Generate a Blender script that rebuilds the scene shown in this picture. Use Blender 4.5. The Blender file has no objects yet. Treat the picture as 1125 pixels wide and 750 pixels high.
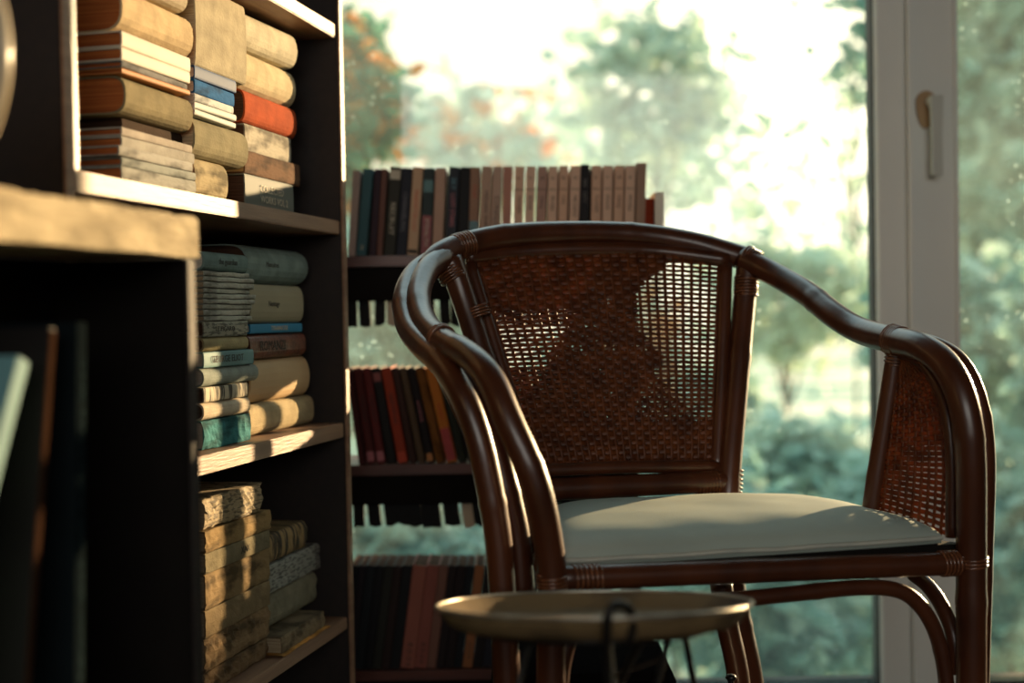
import bpy, bmesh, math, random
from mathutils import Vector, Matrix, noise
R = math.radians
C = bpy.context.scene.collection
S = bpy.context.scene
rnd = random.Random(7)

# ------------------------------------------------------------ camera frame
F_PX, CX, CY, H = 1400.0, 562.5, 375.0, 0.78
PIT, ROL = R(1.1), 0.017
fw = Vector((0, math.cos(PIT), -math.sin(PIT)))
r0 = Vector((1, 0, 0)); u0 = Vector((0, math.sin(PIT), math.cos(PIT)))
rt = r0*math.cos(ROL) - u0*math.sin(ROL)
up = r0*math.sin(ROL) + u0*math.cos(ROL)
CAM = Vector((0, 0, H))
def ray(px, py):
    return fw + rt*((px-CX)/F_PX) - up*((py-CY)/F_PX)
def P(px, py, Y):
    d = ray(px, py)
    return CAM + d*(Y/d.y)

cd = bpy.data.cameras.new('camera'); cam = bpy.data.objects.new('camera', cd); C.objects.link(cam)
M = Matrix((rt, up, -fw)).transposed().to_4x4(); M.translation = CAM
cam.matrix_world = M
cd.sensor_width = 36; cd.lens = F_PX/1125*36; cd.clip_start = .05; cd.clip_end = 200
cd.dof.use_dof = True; cd.dof.focus_distance = 1.75; cd.dof.aperture_fstop = 2.2
S.camera = cam
S.view_settings.view_transform = 'Standard'; S.view_settings.look = 'None'
S.view_settings.gamma = 1; S.view_settings.use_curve_mapping = False
S.view_settings.exposure = 0.0

# ------------------------------------------------------------ materials
def mat(name, col, rough=.6, col2=None, scale=20, bump=0, bscale=None, stretch=(1, 1, 1),
        metal=0, sheen=0, coat=0, trans=0, spec=.5, detail=6, contrast=(.35, .65), bdist=.002):
    m = bpy.data.materials.new(name); m.use_nodes = True
    nt = m.node_tree; b = nt.nodes['Principled BSDF']
    b.inputs['Roughness'].default_value = rough
    b.inputs['Metallic'].default_value = metal; b.inputs['Specular IOR Level'].default_value = spec
    if coat: b.inputs['Coat Weight'].default_value = coat; b.inputs['Coat Roughness'].default_value = .15
    tc = nt.nodes.new('ShaderNodeTexCoord'); mp = nt.nodes.new('ShaderNodeMapping')
    mp.inputs['Scale'].default_value = stretch
    nt.links.new(tc.outputs['Object'], mp.inputs['Vector'])
    if col2 is None: col2 = tuple(c*.78 for c in col)
    n = nt.nodes.new('ShaderNodeTexNoise'); n.inputs['Scale'].default_value = scale
    n.inputs['Detail'].default_value = detail
    nt.links.new(mp.outputs['Vector'], n.inputs['Vector'])
    cr = nt.nodes.new('ShaderNodeValToRGB')
    cr.color_ramp.elements[0].position = contrast[0]; cr.color_ramp.elements[1].position = contrast[1]
    cr.color_ramp.elements[0].color = (*col2, 1); cr.color_ramp.elements[1].color = (*col, 1)
    nt.links.new(n.outputs['Fac'], cr.inputs['Fac'])
    nt.links.new(cr.outputs['Color'], b.inputs['Base Color'])
    if bump:
        n2 = nt.nodes.new('ShaderNodeTexNoise'); n2.inputs['Scale'].default_value = bscale or scale*3
        n2.inputs['Detail'].default_value = 4
        nt.links.new(mp.outputs['Vector'], n2.inputs['Vector'])
        bp = nt.nodes.new('ShaderNodeBump'); bp.inputs['Strength'].default_value = bump
        bp.inputs['Distance'].default_value = bdist
        nt.links.new(n2.outputs['Fac'], bp.inputs['Height'])
        nt.links.new(bp.outputs['Normal'], b.inputs['Normal'])
    if trans:
        t = nt.nodes.new('ShaderNodeBsdfTranslucent'); mx = nt.nodes.new('ShaderNodeMixShader')
        mx.inputs[0].default_value = trans
        nt.links.new(cr.outputs['Color'], t.inputs['Color'])
        out = nt.nodes['Material Output']
        nt.links.new(b.outputs[0], mx.inputs[1]); nt.links.new(t.outputs[0], mx.inputs[2])
        nt.links.new(mx.outputs[0], out.inputs['Surface'])
    return m

_cc = {}
def cm(col, kind='cloth'):
    """cover material of a given colour, cached"""
    k = (tuple(col), kind)
    if k in _cc: return _cc[k]
    nm = 'cover_%s_%d' % (kind, len(_cc))
    dk = tuple(c*.72 for c in col)
    if kind == 'cloth': m = mat(nm, col, .9, dk, 35, .5, 260, (1, 1, 1), spec=.1)
    elif kind == 'worn': m = mat(nm, col, .85, tuple(c*.35 for c in col), 18, .7, 90, (1, 1, 2.5), contrast=(.38, .55), spec=.1)
    elif kind == 'leather': m = mat(nm, col, .38, tuple(c*.5 for c in col), 60, .6, 220, coat=.2)
    elif kind == 'stripe': m = mat(nm, col, .8, tuple(c*.12 for c in col), 40, 0, None, (3.2, .2, .4), contrast=(.44, .52))
    elif kind == 'print': m = mat(nm, col, .8, tuple(c*.35 for c in col), 60, .2, 200, (1, 1, 4.5), detail=8, contrast=(.42, .5))
    else: m = mat(nm, col, .65, tuple(c*.85 for c in col), 8, .1, 60, spec=.25)
    _cc[k] = m; return m

M_RAT = mat('rattan_pole', (.088, .025, .009), .34, (.042, .012, .005), 22, .25, 60, (1, 1, .25), coat=.15, contrast=(.3, .7))
M_WICK = mat('wicker_strand', (.24, .068, .018), .45, (.11, .030, .009), 45, .3, 200, trans=.45)
M_BIND = mat('rattan_binding', (.17, .06, .025), .28, (.09, .03, .012), 80, coat=.4)
M_CUSH = mat('cushion_cotton', (.37, .43, .38), .9, (.32, .37, .33), 7, .35, 420, bdist=.0008)
M_PIPE = mat('cushion_piping', (.47, .47, .40), .9, (.40, .41, .36), 30)
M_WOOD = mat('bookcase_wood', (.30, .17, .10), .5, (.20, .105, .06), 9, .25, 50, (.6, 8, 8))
M_WOODD = mat('shaded_bookcase_wood', (.016, .009, .007), .7, (.010, .006, .005), 9, .2, 50, (.6, 8, 8))  # bookcase wood with the shade on its panels put into the colour
M_WOODR = mat('red_brown_shelf_wood', (.12, .035, .022), .38, (.06, .018, .012), 9, .2, 50, (.6, 8, 8))
M_OLDB = mat('worn_board_wood', (.50, .41, .26), .9, (.24, .19, .11), 10, 1.0, 22, (1, 1, 3), detail=9, bdist=.006)
M_STRIP = mat('painted_strip', (.28, .33, .35), .35, (.20, .24, .26), 12)
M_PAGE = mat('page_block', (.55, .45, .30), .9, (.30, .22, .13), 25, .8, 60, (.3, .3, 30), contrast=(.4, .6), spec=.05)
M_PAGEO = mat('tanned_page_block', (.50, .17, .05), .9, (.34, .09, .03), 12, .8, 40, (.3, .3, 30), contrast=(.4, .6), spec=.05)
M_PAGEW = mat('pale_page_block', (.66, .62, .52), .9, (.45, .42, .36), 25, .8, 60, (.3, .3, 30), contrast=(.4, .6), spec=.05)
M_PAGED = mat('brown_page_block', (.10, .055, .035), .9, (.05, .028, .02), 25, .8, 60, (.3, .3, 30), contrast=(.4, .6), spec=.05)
M_PVC = mat('window_frame_vinyl', (.78, .79, .74), .4, (.73, .74, .69), 3)
M_GASK = mat('window_gasket', (.02, .022, .022), .6)
M_HNDL = mat('handle_grey', (.55, .56, .50), .35, (.50, .51, .46), 5)
M_ROSE = mat('handle_rosette_tan', (.42, .27, .12), .45, (.36, .22, .10), 12)
M_TRAY = mat('tray_worn_enamel', (.17, .115, .055), .7, (.03, .02, .014), 7, .4, 30, contrast=(.42, .58), spec=.12)
M_TRIM = mat('tray_rim_metal', (.50, .46, .38), .35, (.25, .21, .16), 20, metal=.7)
M_IRON = mat('black_iron', (.012, .011, .010), .38, metal=.4)
M_STEEL = mat('dull_steel', (.25, .25, .25), .3, metal=.9)
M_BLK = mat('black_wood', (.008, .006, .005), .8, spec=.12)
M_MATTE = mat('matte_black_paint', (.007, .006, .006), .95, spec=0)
M_WALL = mat('wall_dark_plaster', (.05, .038, .03), .9, (.04, .03, .024), 6, .3, 40)
M_FLOOR = mat('floor_dark_boards', (.04, .025, .016), .75, (.022, .013, .009), 5, .2, 30, (8, .6, 1), spec=.15)
M_INKD = mat('ink_dark', (.03, .025, .02), .8)
M_INKR = mat('ink_red', (.55, .06, .02), .7)
M_INKL = mat('ink_light', (.55, .48, .36), .7)
M_INKP = mat('ink_pink', (.50, .16, .18), .7)
M_INKB = mat('ink_blue', (.12, .28, .34), .7)
M_LAWN = mat('lawn_with_sunlit_patches', (.80, .66, .46), .9, (.14, .27, .20), .55, .6, 8, spec=.1, contrast=(.44, .56))  # pale patches put sun-bright ground into the colour
M_BARK = mat('tree_bark', (.10, .07, .05), .9, (.05, .035, .025), 6, .8, 20, (1, 1, .3))

def glass_mat():
    m = bpy.data.materials.new('dusty_glass'); m.use_nodes = True
    nt = m.node_tree; nt.nodes.clear()
    out = nt.nodes.new('ShaderNodeOutputMaterial')
    tr = nt.nodes.new('ShaderNodeBsdfTransparent'); tr.inputs[0].default_value = (.935, .965, .945, 1)
    tl = nt.nodes.new('ShaderNodeBsdfTranslucent'); tl.inputs[0].default_value = (.62, .84, .82, 1)
    gl = nt.nodes.new('ShaderNodeBsdfGlossy'); gl.inputs['Roughness'].default_value = .05
    tc = nt.nodes.new('ShaderNodeTexCoord')
    n1 = nt.nodes.new('ShaderNodeTexNoise'); n1.inputs['Scale'].default_value = 2.5; n1.inputs['Detail'].default_value = 5
    r1 = nt.nodes.new('ShaderNodeMapRange'); r1.inputs[1].default_value = .3; r1.inputs[2].default_value = .75
    r1.inputs[3].default_value = .006; r1.inputs[4].default_value = .06
    v = nt.nodes.new('ShaderNodeTexVoronoi'); v.inputs['Scale'].default_value = 55; v.inputs['Randomness'].default_value = 1
    r2 = nt.nodes.new('ShaderNodeMapRange'); r2.inputs[1].default_value = .06; r2.inputs[2].default_value = .16
    r2.inputs[3].default_value = .5; r2.inputs[4].default_value = 0
    n3 = nt.nodes.new('ShaderNodeTexNoise'); n3.inputs['Scale'].default_value = 5
    r3 = nt.nodes.new('ShaderNodeMapRange'); r3.inputs[1].default_value = .5; r3.inputs[2].default_value = .62
    ml = nt.nodes.new('ShaderNodeMath'); ml.operation = 'MULTIPLY'
    ad = nt.nodes.new('ShaderNodeMath'); ad.operation = 'ADD'; ad.use_clamp = True
    mx = nt.nodes.new('ShaderNodeMixShader'); mx2 = nt.nodes.new('ShaderNodeMixShader'); mx2.inputs[0].default_value = .03
    L = nt.links.new
    for n in (n1, v, n3): L(tc.outputs['Object'], n.inputs['Vector'])
    L(n1.outputs['Fac'], r1.inputs[0]); L(v.outputs['Distance'], r2.inputs[0]); L(n3.outputs['Fac'], r3.inputs[0])
    L(r2.outputs[0], ml.inputs[0]); L(r3.outputs[0], ml.inputs[1])
    L(r1.outputs[0], ad.inputs[0]); L(ml.outputs[0], ad.inputs[1])
    L(ad.outputs[0], mx.inputs[0]); L(tr.outputs[0], mx.inputs[1]); L(tl.outputs[0], mx.inputs[2])
    L(mx.outputs[0], mx2.inputs[1]); L(gl.outputs[0], mx2.inputs[2]); L(mx2.outputs[0], out.inputs[0])
    return m
M_GLASS = glass_mat()

# ------------------------------------------------------------ object helpers
def link(name, me, m, parent=None, smooth=False):
    o = bpy.data.objects.new(name, me); C.objects.link(o)
    if m: me.materials.append(m)
    if parent: o.parent = parent
    if smooth:
        for p in me.polygons: p.use_smooth = True
    return o
def empty(name, loc=(0, 0, 0), rz=0):
    o = bpy.data.objects.new(name, None); C.objects.link(o)
    o.location = loc; o.rotation_euler = (0, 0, rz); o.empty_display_size = .05
    return o
def tag(o, label, cat, group=None, kind=None):
    o['label'] = label
    if cat: o['category'] = cat
    if group: o['group'] = group
    if kind: o['kind'] = kind
    return o
class MB:
    def __init__(s): s.v = []; s.f = []
    def add(s, vs, fs):
        k = len(s.v); s.v += [tuple(v) for v in vs]; s.f += [tuple(i+k for i in f) for f in fs]
    def box(s, x0, x1, y0, y1, z0, z1, b=0):
        if b <= 0:
            vs = [(x, y, z) for x in (x0, x1) for y in (y0, y1) for z in (z0, z1)]
            s.add(vs, [(0, 1, 3, 2), (4, 6, 7, 5), (0, 4, 5, 1), (2, 3, 7, 6), (0, 2, 6, 4), (1, 5, 7, 3)])
            return
        bm = bmesh.new()
        bmesh.ops.create_cube(bm, size=1)
        for v in bm.verts:
            v.co = Vector(((x0+x1)/2+v.co.x*(x1-x0), (y0+y1)/2+v.co.y*(y1-y0), (z0+z1)/2+v.co.z*(z1-z0)))
        bmesh.ops.bevel(bm, geom=bm.edges[:], offset=b, segments=2, affect='EDGES')
        bm.verts.index_update()
        s.add([v.co[:] for v in bm.verts], [[v.index for v in f.verts] for f in bm.faces]); bm.free()
    def tube(s, pts, rad, n=10, cap=True, sq=1.0, nrm=None):
        pts = [Vector(p) for p in pts]; N = len(pts)
        rr = rad if isinstance(rad, (list, tuple)) else [rad]*N
        T = []
        for i in range(N):
            a = pts[max(0, i-1)]; b = pts[min(N-1, i+1)]
            T.append((b-a).normalized())
        u = nrm or (Vector((0, 0, 1)) if abs(T[0].z) < .9 else Vector((1, 0, 0)))
        u = (u - T[0]*u.dot(T[0])).normalized()
        vs = []
        for i in range(N):
            u = (u - T[i]*u.dot(T[i])).normalized(); w = T[i].cross(u)
            for k in range(n):
                a = 2*math.pi*k/n
                vs.append(pts[i] + u*(math.cos(a)*rr[i]) + w*(math.sin(a)*rr[i]*sq))
        fs = []
        for i in range(N-1):
            for k in range(n):
                k2 = (k+1) % n
                fs.append((i*n+k, i*n+k2, (i+1)*n+k2, (i+1)*n+k))
        if cap:
            fs.append(tuple(range(n))[::-1]); fs.append(tuple((N-1)*n+k for k in range(n)))
        s.add(vs, fs)
    def build(s, name, m, parent=None, smooth=False):
        me = bpy.data.meshes.new(name); me.from_pydata(s.v, [], s.f); me.validate()
        bm = bmesh.new(); bm.from_mesh(me); bmesh.ops.recalc_face_normals(bm, faces=bm.faces[:]); bm.to_mesh(me); bm.free()
        return link(name, me, m, parent, smooth)
def spline(pts, k=8):
    """Catmull-Rom through points"""
    p = [Vector(a) for a in pts]; p = [p[0]*2-p[1]] + p + [p[-1]*2-p[-2]]
    out = []
    for i in range(1, len(p)-2):
        for j in range(k):
            t = j/k
            out.append(.5*((2*p[i]) + (p[i+1]-p[i-1])*t + (2*p[i-1]-5*p[i]+4*p[i+1]-p[i+2])*t*t + (3*p[i]-p[i-1]-3*p[i+1]+p[i+2])*t**3))
    out.append(p[-2]); return out

FONT = None
def lettering(txt, size, m, parent, origin, xax, yax, sx=1.0, name='lettering'):
    cu = bpy.data.curves.new('txt', 'FONT'); cu.body = txt; cu.size = size; cu.extrude = .00015
    cu.align_x = 'LEFT'; cu.align_y = 'CENTER'; cu.resolution_u = 2
    t = bpy.data.objects.new('txt', cu); C.objects.link(t)
    bpy.context.view_layer.update()
    me = bpy.data.meshes.new_from_object(t.evaluated_get(bpy.context.evaluated_depsgraph_get()))
    bpy.data.objects.remove(t); bpy.data.curves.remove(cu)
    X = Vector(xax); Y = Vector(yax); Z = X.cross(Y); O = Vector(origin)
    for v in me.vertices:
        v.co = O + X*(v.co.x*sx) + Y*v.co.y + Z*(v.co.z+.0002)
    me.name = name
    return link(name, me, m, parent)

# ------------------------------------------------------------ book builder
def book(root, L, W, T, cover, page, bulge=0.0, tc=.0022, inset=.004, jit=0.0, seed=0, bend=0.0, twist=0.0, part='cover', soft=False):
    """lying book: x length, y depth (spine at y=0), z thickness. Adds cover + page block."""
    r = random.Random(seed); nx = 22
    tc = min(tc, T*.22)
    na = 10
    prof_o = [(W, T)]; b = max(bulge, .0008)
    ys = .5
    for k in range(na+1):
        a = math.pi*k/na
        e = .75 if not soft else 1.0
        cy = math.copysign(abs(math.cos(a))**e, math.cos(a))
        prof_o.append((b - b*math.sin(a)**(.8), T/2 + T/2*cy))
    prof_o.append((W, 0))
    prof_i = [(W, T-tc)]
    for k in range(na+1):
        a = math.pi*k/na; cy = math.copysign(abs(math.cos(a))**.75, math.cos(a))
        prof_i.append((b+tc - b*math.sin(a)**.8*.95, T/2 + (T/2-tc)*cy))
    prof_i.append((W, tc))
    n = len(prof_o)
    def dz(x):
        u = x/L
        return bend*(4*(u-.5)**2) + twist*u
    vs = []; fs = []
    for i in range(nx+1):
        x = L*i/nx
        for (y, z) in prof_o:
            j = 0; jx = 0; jz = 0
            if jit:
                q = noise.noise(Vector((x*45+seed*3.1, y*30, z*60+seed)))
                j = jit*q; jz = jit*.6*noise.noise(Vector((x*30+seed, y*50, z*20+5)))
                if i in (0, nx): jx = jit*2.2*noise.noise(Vector((seed, z*180, y*30)))
            zz = min(max(z+jz, 0), T) if jit else z
            vs.append((x+jx, y+abs(j) if jit else y, zz+dz(x)))
    for i in range(nx+1):
        x = L*i/nx
        for (y, z) in prof_i: vs.append((x, y, z+dz(x)))
    K = (nx+1)*n
    for i in range(nx):
        for k in range(n-1):
            a, c = i*n+k, (i+1)*n+k
            fs.append((a, a+1, c+1, c)); fs.append((K+a, K+c, K+c+1, K+a+1))
        fs.append((i*n, (i+1)*n, K+(i+1)*n, K+i*n))
        fs.append((i*n+n-1, K+i*n+n-1, K+(i+1)*n+n-1, (i+1)*n+n-1))
    for i in (0, nx):
        for k in range(n-1):
            a = i*n+k; fs.append((a, K+a, K+a+1, a+1))
    mb = MB(); mb.add(vs, fs); co = mb.build(part, cover, root, False)
    # page block
    pb = MB(); e = .0004
    prof = [(W-.003, T-tc-e)] + [(y+.0006, T/2+(z-T/2)*.97) for (y, z) in prof_i[1:-1]] + [(W-.003, tc+e)]
    m = len(prof); vs = []; fs = []
    for i in range(nx+1):
        x = inset + (L-2*inset)*i/nx
        for (y, z) in prof:
            vs.append((x + (jit*noise.noise(Vector((z*250, seed, y*20))) if i in (0, nx) else 0), y, z+dz(x)))
    for i in range(nx):
        for k in range(m):
            k2 = (k+1) % m; fs.append((i*m+k, i*m+k2, (i+1)*m+k2, (i+1)*m+k))
    fs.append(tuple(range(m))); fs.append(tuple(nx*m+k for k in range(m))[::-1])
    pb.add(vs, fs); pb.build('page_block', page, root)
    return co

# ============================================================ ROOM SHELL
def struct(o): o['kind'] = 'structure'; return o
O2 = P(382, 375, 2.1); Dv = Vector((.2344, 1, 0)).normalized(); Nv = Vector((-Dv.y, Dv.x, 0))
WS = .812
O1 = Vector((O2.x, O2.y, 0)) - Dv*WS         # front left foot of the bookcase
RZ = math.atan2(Dv.y, Dv.x)
def Lc(px, py, q, org=None):
    """picture ray met with the plane q behind the bookcase front -> (s, z)"""
    o = (org or O1) + Nv*q; d = ray(px, py)
    t = (o - CAM).dot(Nv)/d.dot(Nv); p = CAM + d*t
    return (p-o).dot(Dv), p.z

YG = 2.66
mb = MB(); mb.box(-3, 2.4, -3, YG+.06, -.1, 0); struct(mb.build('floor', M_FLOOR))
mb = MB(); mb.box(-3, 2.4, -3, YG+.06, 2.6, 2.7); struct(mb.build('ceiling', M_WALL))
mb = MB(); mb.box(2.3, 2.4, -3, YG+.06, 0, 2.6); struct(mb.build('wall_right', M_WALL))
mb = MB(); mb.box(-4.2, 1.3, .36, .46, 0, 2.6); o = struct(mb.build('wall_left', M_WALL)); o.location = O1; o.rotation_euler = (0, 0, RZ)
mb = MB()
mb.box(-3, -1.2, -3.1, -3, 0, 2.6); mb.box(1.6, 2.4, -3.1, -3, 0, 2.6); mb.box(-1.2, 1.6, -3.1, -3, 0, 1.1); mb.box(-1.2, 1.6, -3.1, -3, 2.35, 2.6)
struct(mb.build('wall_rear', M_WALL))
mb = MB(); mb.box(-3, 2.4, YG-.06, YG+.06, 2.35, 2.6); struct(mb.build('wall_window_side', M_WALL))

# window frames
YF = YG-.035
def xw(px): return P(px, 375, YF).x
xa, xb, xc = xw(965), xw(997), xw(1055)
XR = 2.3
def sash(name, x0, x1, m0, m1, zb=-.02, zt=2.35):
    root = struct(empty(name, (0, YG, 0)))
    f = MB()
    f.box(x0, x0+m0, -.035, .035, zb, zt, .004); f.box(x1-m1, x1, -.035, .035, zb, zt, .004)
    f.box(x0+m0, x1-m1, -.035, .035, zb, zb+.02, .003); f.box(x0+m0, x1-m1, -.035, .035, zt-.06, zt, .004)
    f.build('sash_frame', M_PVC, root)
    g = MB()
    for xx in (x0+m0, x1-m1-.004): g.box(xx, xx+.004, -.022, .02, zb+.02, zt-.06)
    g.build('gasket', M_GASK, root)
    p = MB(); p.box(x0+m0+.004, x1-m1-.004, -.001, .001, zb+.02, zt-.06)
    p.build('window_pane', M_GLASS, root)
    return root
sash('window_1', -1.25, xb, .06, xb-xa)
w2 = sash('window_2', xb+.001, XR, xc-xb, .06)
# raised cover strip over the joint
mb = MB(); mb.box(xb+.0025, xb+.014, -.049, -.036, -.0, 2.30, .003); mb.build('cover_strip', M_PVC, w2)
mb = MB(); mb.box(xc-.010, xc-.002, -.043, -.0355, 0, 2.30, .002); mb.build('glazing_bead', M_PVC, w2)
# handle
hz = P(1016, 112, YF).z; hx = P(1016, 112, YF).x; hzb = P(1021, 195, YF).z
h = MB()
rs = []
for k in range(24):
    a = 2*math.pi*k/24
    rs.append((hx+.020*math.cos(a), hz+(.022 if a < math.pi else .055)*math.sin(a)))
h.add([(x, -.035, z) for x, z in rs]+[(x, -.044, z) for x, z in rs], [tuple(range(24)), tuple(range(24, 48))[::-1]]+[(k, (k+1) % 24, 24+(k+1) % 24, 24+k) for k in range(24)])
h.build('handle_rosette', M_ROSE, w2)
h = MB(); h.box(hx-.004, hx+.018, -.078, -.044, hz-.012, hz+.006, .004)
vs = []; ring = [(hz+.006, .0125), (hz-.03, .0115), (hz-.08, .0095), (hzb+.01, .0105), (hzb, .010)]
for z, w in ring:
    cxh = hx+.010
    vs += [(cxh-w, -.082, z), (cxh+w, -.082, z), (cxh+w, -.068, z), (cxh-w, -.068, z)]
fs = [(0, 1, 2, 3), (16, 19, 18, 17)]
for i in range(4):
    for k in range(4): fs.append((i*4+k, i*4+(k+1) % 4, i*4+4+(k+1) % 4, i*4+4+k))
h.add(vs, fs); h.build('window_handle', M_HNDL, w2)

# ============================================================ LEFT BOOKCASE
zs1 = Lc(378, 243, 0)[1]; zs1b = Lc(378, 258, 0)[1]
zs2 = Lc(384, 463, 0)[1]; zs2b = Lc(384, 479, 0)[1]
zs3 = Lc(390, 673, 0)[1]; zs3b = zs3-.02
zs0b = Lc(377, 45, 0)[1]; zs0 = zs0b+.022
print('shelf z', zs0, zs1, zs1b, zs2, zs3, 'O1', O1)
bc = empty('bookcase', O1, RZ)
tag(bc, 'tall brown wooden bookcase on the left with sunlit shelf edges and stacked old books', 'bookcase')
DEP = .30
def part(name, m, parent, *bxs, b=.0015):
    mb = MB()
    for x in bxs: mb.box(*x, b)
    return mb.build(name, m, parent)
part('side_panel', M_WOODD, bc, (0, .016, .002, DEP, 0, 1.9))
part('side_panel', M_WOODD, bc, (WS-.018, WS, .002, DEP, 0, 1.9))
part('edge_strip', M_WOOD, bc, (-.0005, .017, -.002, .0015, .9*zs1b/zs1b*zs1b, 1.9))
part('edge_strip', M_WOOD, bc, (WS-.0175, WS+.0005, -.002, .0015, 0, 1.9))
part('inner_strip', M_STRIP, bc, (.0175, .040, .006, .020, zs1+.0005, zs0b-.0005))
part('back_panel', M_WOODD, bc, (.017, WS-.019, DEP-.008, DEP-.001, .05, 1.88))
for a, b_ in ((zs0b, zs0), (zs1b, zs1), (zs2b, zs2), (zs3b, zs3)):
    sh = part('shelf', M_WOOD, bc, (.0175, WS-.0185, .003, DEP-.009, a, b_))
part('top_panel', M_WOOD, bc, (-.01, WS+.01, -.01, DEP, 1.9, 1.925))
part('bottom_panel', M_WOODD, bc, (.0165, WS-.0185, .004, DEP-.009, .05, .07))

# near low cabinet with the thick worn board
C0 = P(221, 375, 1.25); CO = Vector((C0.x, C0.y, 0))          # right end of its front
zt_, zb_ = Lc(216, 237, 0, CO)[1], Lc(216, 283, 0, CO)[1]
qc = (CO-O1).dot(Nv)                                            # negative: in front of the bookcase
cdp = -qc-.012
cab = empty('low_cabinet', CO, RZ)
tag(cab, 'black low cabinet in the left foreground under a thick worn wooden board', 'cabinet')
def board():
    bm = bmesh.new(); bmesh.ops.create_grid(bm, x_segments=90, y_segments=6, size=.5)
    bm.free()
    nx, pr = 90, []
    hh = zt_-zb_
    prof = [(0, 0), (.0, hh*.2), (0, hh*.45), (0, hh*.7), (0, hh*.9), (.004, hh), (cdp*.5, hh), (cdp, hh), (cdp, 0), (cdp*.5, 0)]
    vs = []; fs = []; n = len(prof)
    for i in range(nx+1):
        x = -.95+.95*i/nx
        for k, (y, z) in enumerate(prof):
            w = noise.noise(Vector((x*14, z*60, y*9)))
            ed = noise.noise(Vector((x*38, 3, 1)))
            if k in (4, 5): z += -.004*abs(ed)-.0015*w; y += .003*abs(w)
            if k in (1, 2, 3): y += .002*w
            if k == 0: z += .0015*w
            xx = x + (.004*w if i == nx else 0)
            vs.append((xx, y, zb_+z))
    for i in range(nx):
        for k in range(n):
            k2 = (k+1) % n; fs.append((i*n+k, i*n+k2, (i+1)*n+k2, (i+1)*n+k))
    fs.append(tuple(range(n))); fs.append(tuple(nx*n+k for k in range(n))[::-1])
    m = MB(); m.add(vs, fs); return m.build('top_board', M_OLDB, cab)
board()
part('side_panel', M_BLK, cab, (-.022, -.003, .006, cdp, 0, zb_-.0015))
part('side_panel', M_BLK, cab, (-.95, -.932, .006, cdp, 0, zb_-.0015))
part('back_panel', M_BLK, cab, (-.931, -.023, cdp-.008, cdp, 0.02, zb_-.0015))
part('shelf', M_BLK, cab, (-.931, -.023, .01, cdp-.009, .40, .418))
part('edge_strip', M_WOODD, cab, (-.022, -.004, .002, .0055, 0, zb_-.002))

# round plate standing on the board
pc = P(-46, 72, .97)
plate = empty('decorative_plate', (pc.x, pc.y, zt_+.0925), R(-38))
tag(plate, 'round plate with cream rim and dark red centre standing at far left edge', 'plate')
def lathe(prof, n=56, ax='z'):
    m = MB(); vs = []; fs = []
    for (r, z) in prof:
        for k in range(n):
            a = 2*math.pi*k/n; vs.append((r*math.cos(a), r*math.sin(a), z))
    for i in range(len(prof)-1):
        for k in range(n):
            k2 = (k+1) % n; fs.append((i*n+k, i*n+k2, (i+1)*n+k2, (i+1)*n+k))
    m.add(vs, fs); return m
def rotm(m, M3): m.v = [tuple(M3 @ Vector(v)) for v in m.v]; return m
RX90 = Matrix.Rotation(R(90), 3, 'X')
rotm(lathe([(.0001, .004), (.055, .004), (.062, .010), (.090, .015), (.0915, .012), (.088, .008), (.06, .001), (.0001, -.001)]), RX90).build('rim', mat('plate_cream_glaze', (.62, .52, .36), .25, (.5, .4, .26), 14, coat=.4), plate, True)
rotm(lathe([(.0001, .0065), (.05, .0062), (.0575, .0085), (.072, .0135), (.0715, .0125), (.05, .0045), (.0001, .0045)]), RX90).build('painted_centre', mat('plate_painted_red', (.20, .03, .025), .25, (.05, .07, .09), 20, coat=.4), plate, True)

# books inside the low cabinet
def upright(name, label, xr, yf, zb, L, W, T, cover, page, lean=0, rz=0, bulge=.001, cat='book', group=None, leany=0, seed=0, **kw):
    """standing book: xr = right bottom corner x of the spine, lean>0 tips its top right"""
    root = bpy.data.objects.new(name, None); C.objects.link(root); root.empty_display_size = .05
    Mx = Matrix.Rotation(rz, 4, 'Z') @ Matrix.Rotation(lean, 4, 'Y') @ Matrix.Rotation(-math.pi/2, 4, 'Y')
    off = T*math.sin(-lean) if lean < 0 else 0
    Mx.translation = Vector((xr, yf, zb+off+.0004)); root.matrix_world = Mx
    tag(root, label, cat, group)
    book(root, L, W, T, cover, page, bulge=bulge, seed=seed, **kw)
    return root
def cab_book(label, p_top, p_bot, q, L, T, cov, txt=None, pg=M_PAGED, W=.12, sp=None):
    s1, z1 = Lc(*p_top, q, CO); s0, z0 = Lc(*p_bot, q, CO)
    lean = math.atan2(s1-s0, z1-z0); zb = .4185
    sb = s0 - math.tan(lean)*(z0-zb); LL = (z1-zb)/math.cos(lean)
    w = CO + Dv*sb + Nv*q
    b = upright('book', label, w.x, w.y, zb, LL, W, T, cov, pg, lean, RZ, group='books in the low cabinet', tc=.0025)
    if sp:
        q_ = MB(); q_.box(.002, LL-.002, -.0008, .001, .001, T-.001); q_.build('spine_panel', sp, b)
    if txt: lettering(txt, T*.6, mat('ink_faint_blue', (.02, .035, .04), .9, spec=0), b, (LL*.92, -.0004, T/2), (-1, 0, 0), (0, 0, -1), 2.2)
    return b
cab_book('pale teal book leaning left inside the foreground cabinet', (33, 400), (-8, 560), .012, .34, .016, cm((.14, .29, .31), 'paper'), pg=M_PAGEW, W=.10)
cab_book('thin brown book standing upright beside the pale teal one in cabinet', (62, 362), (38, 700), .02, .34, .010, cm((.006, .004, .004), 'paper'), W=.05, sp=mat('spine_brown', (.04, .02, .012), .9, spec=0))
cab_book('tall black book with faint blue lettering standing in the foreground cabinet', (96, 355), (94, 700), .02, .34, .016, mat('black_blue_cover', (.008, .012, .014), .95, spec=0), 'THE HISTORY OF THE WORLD', W=.10)

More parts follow.
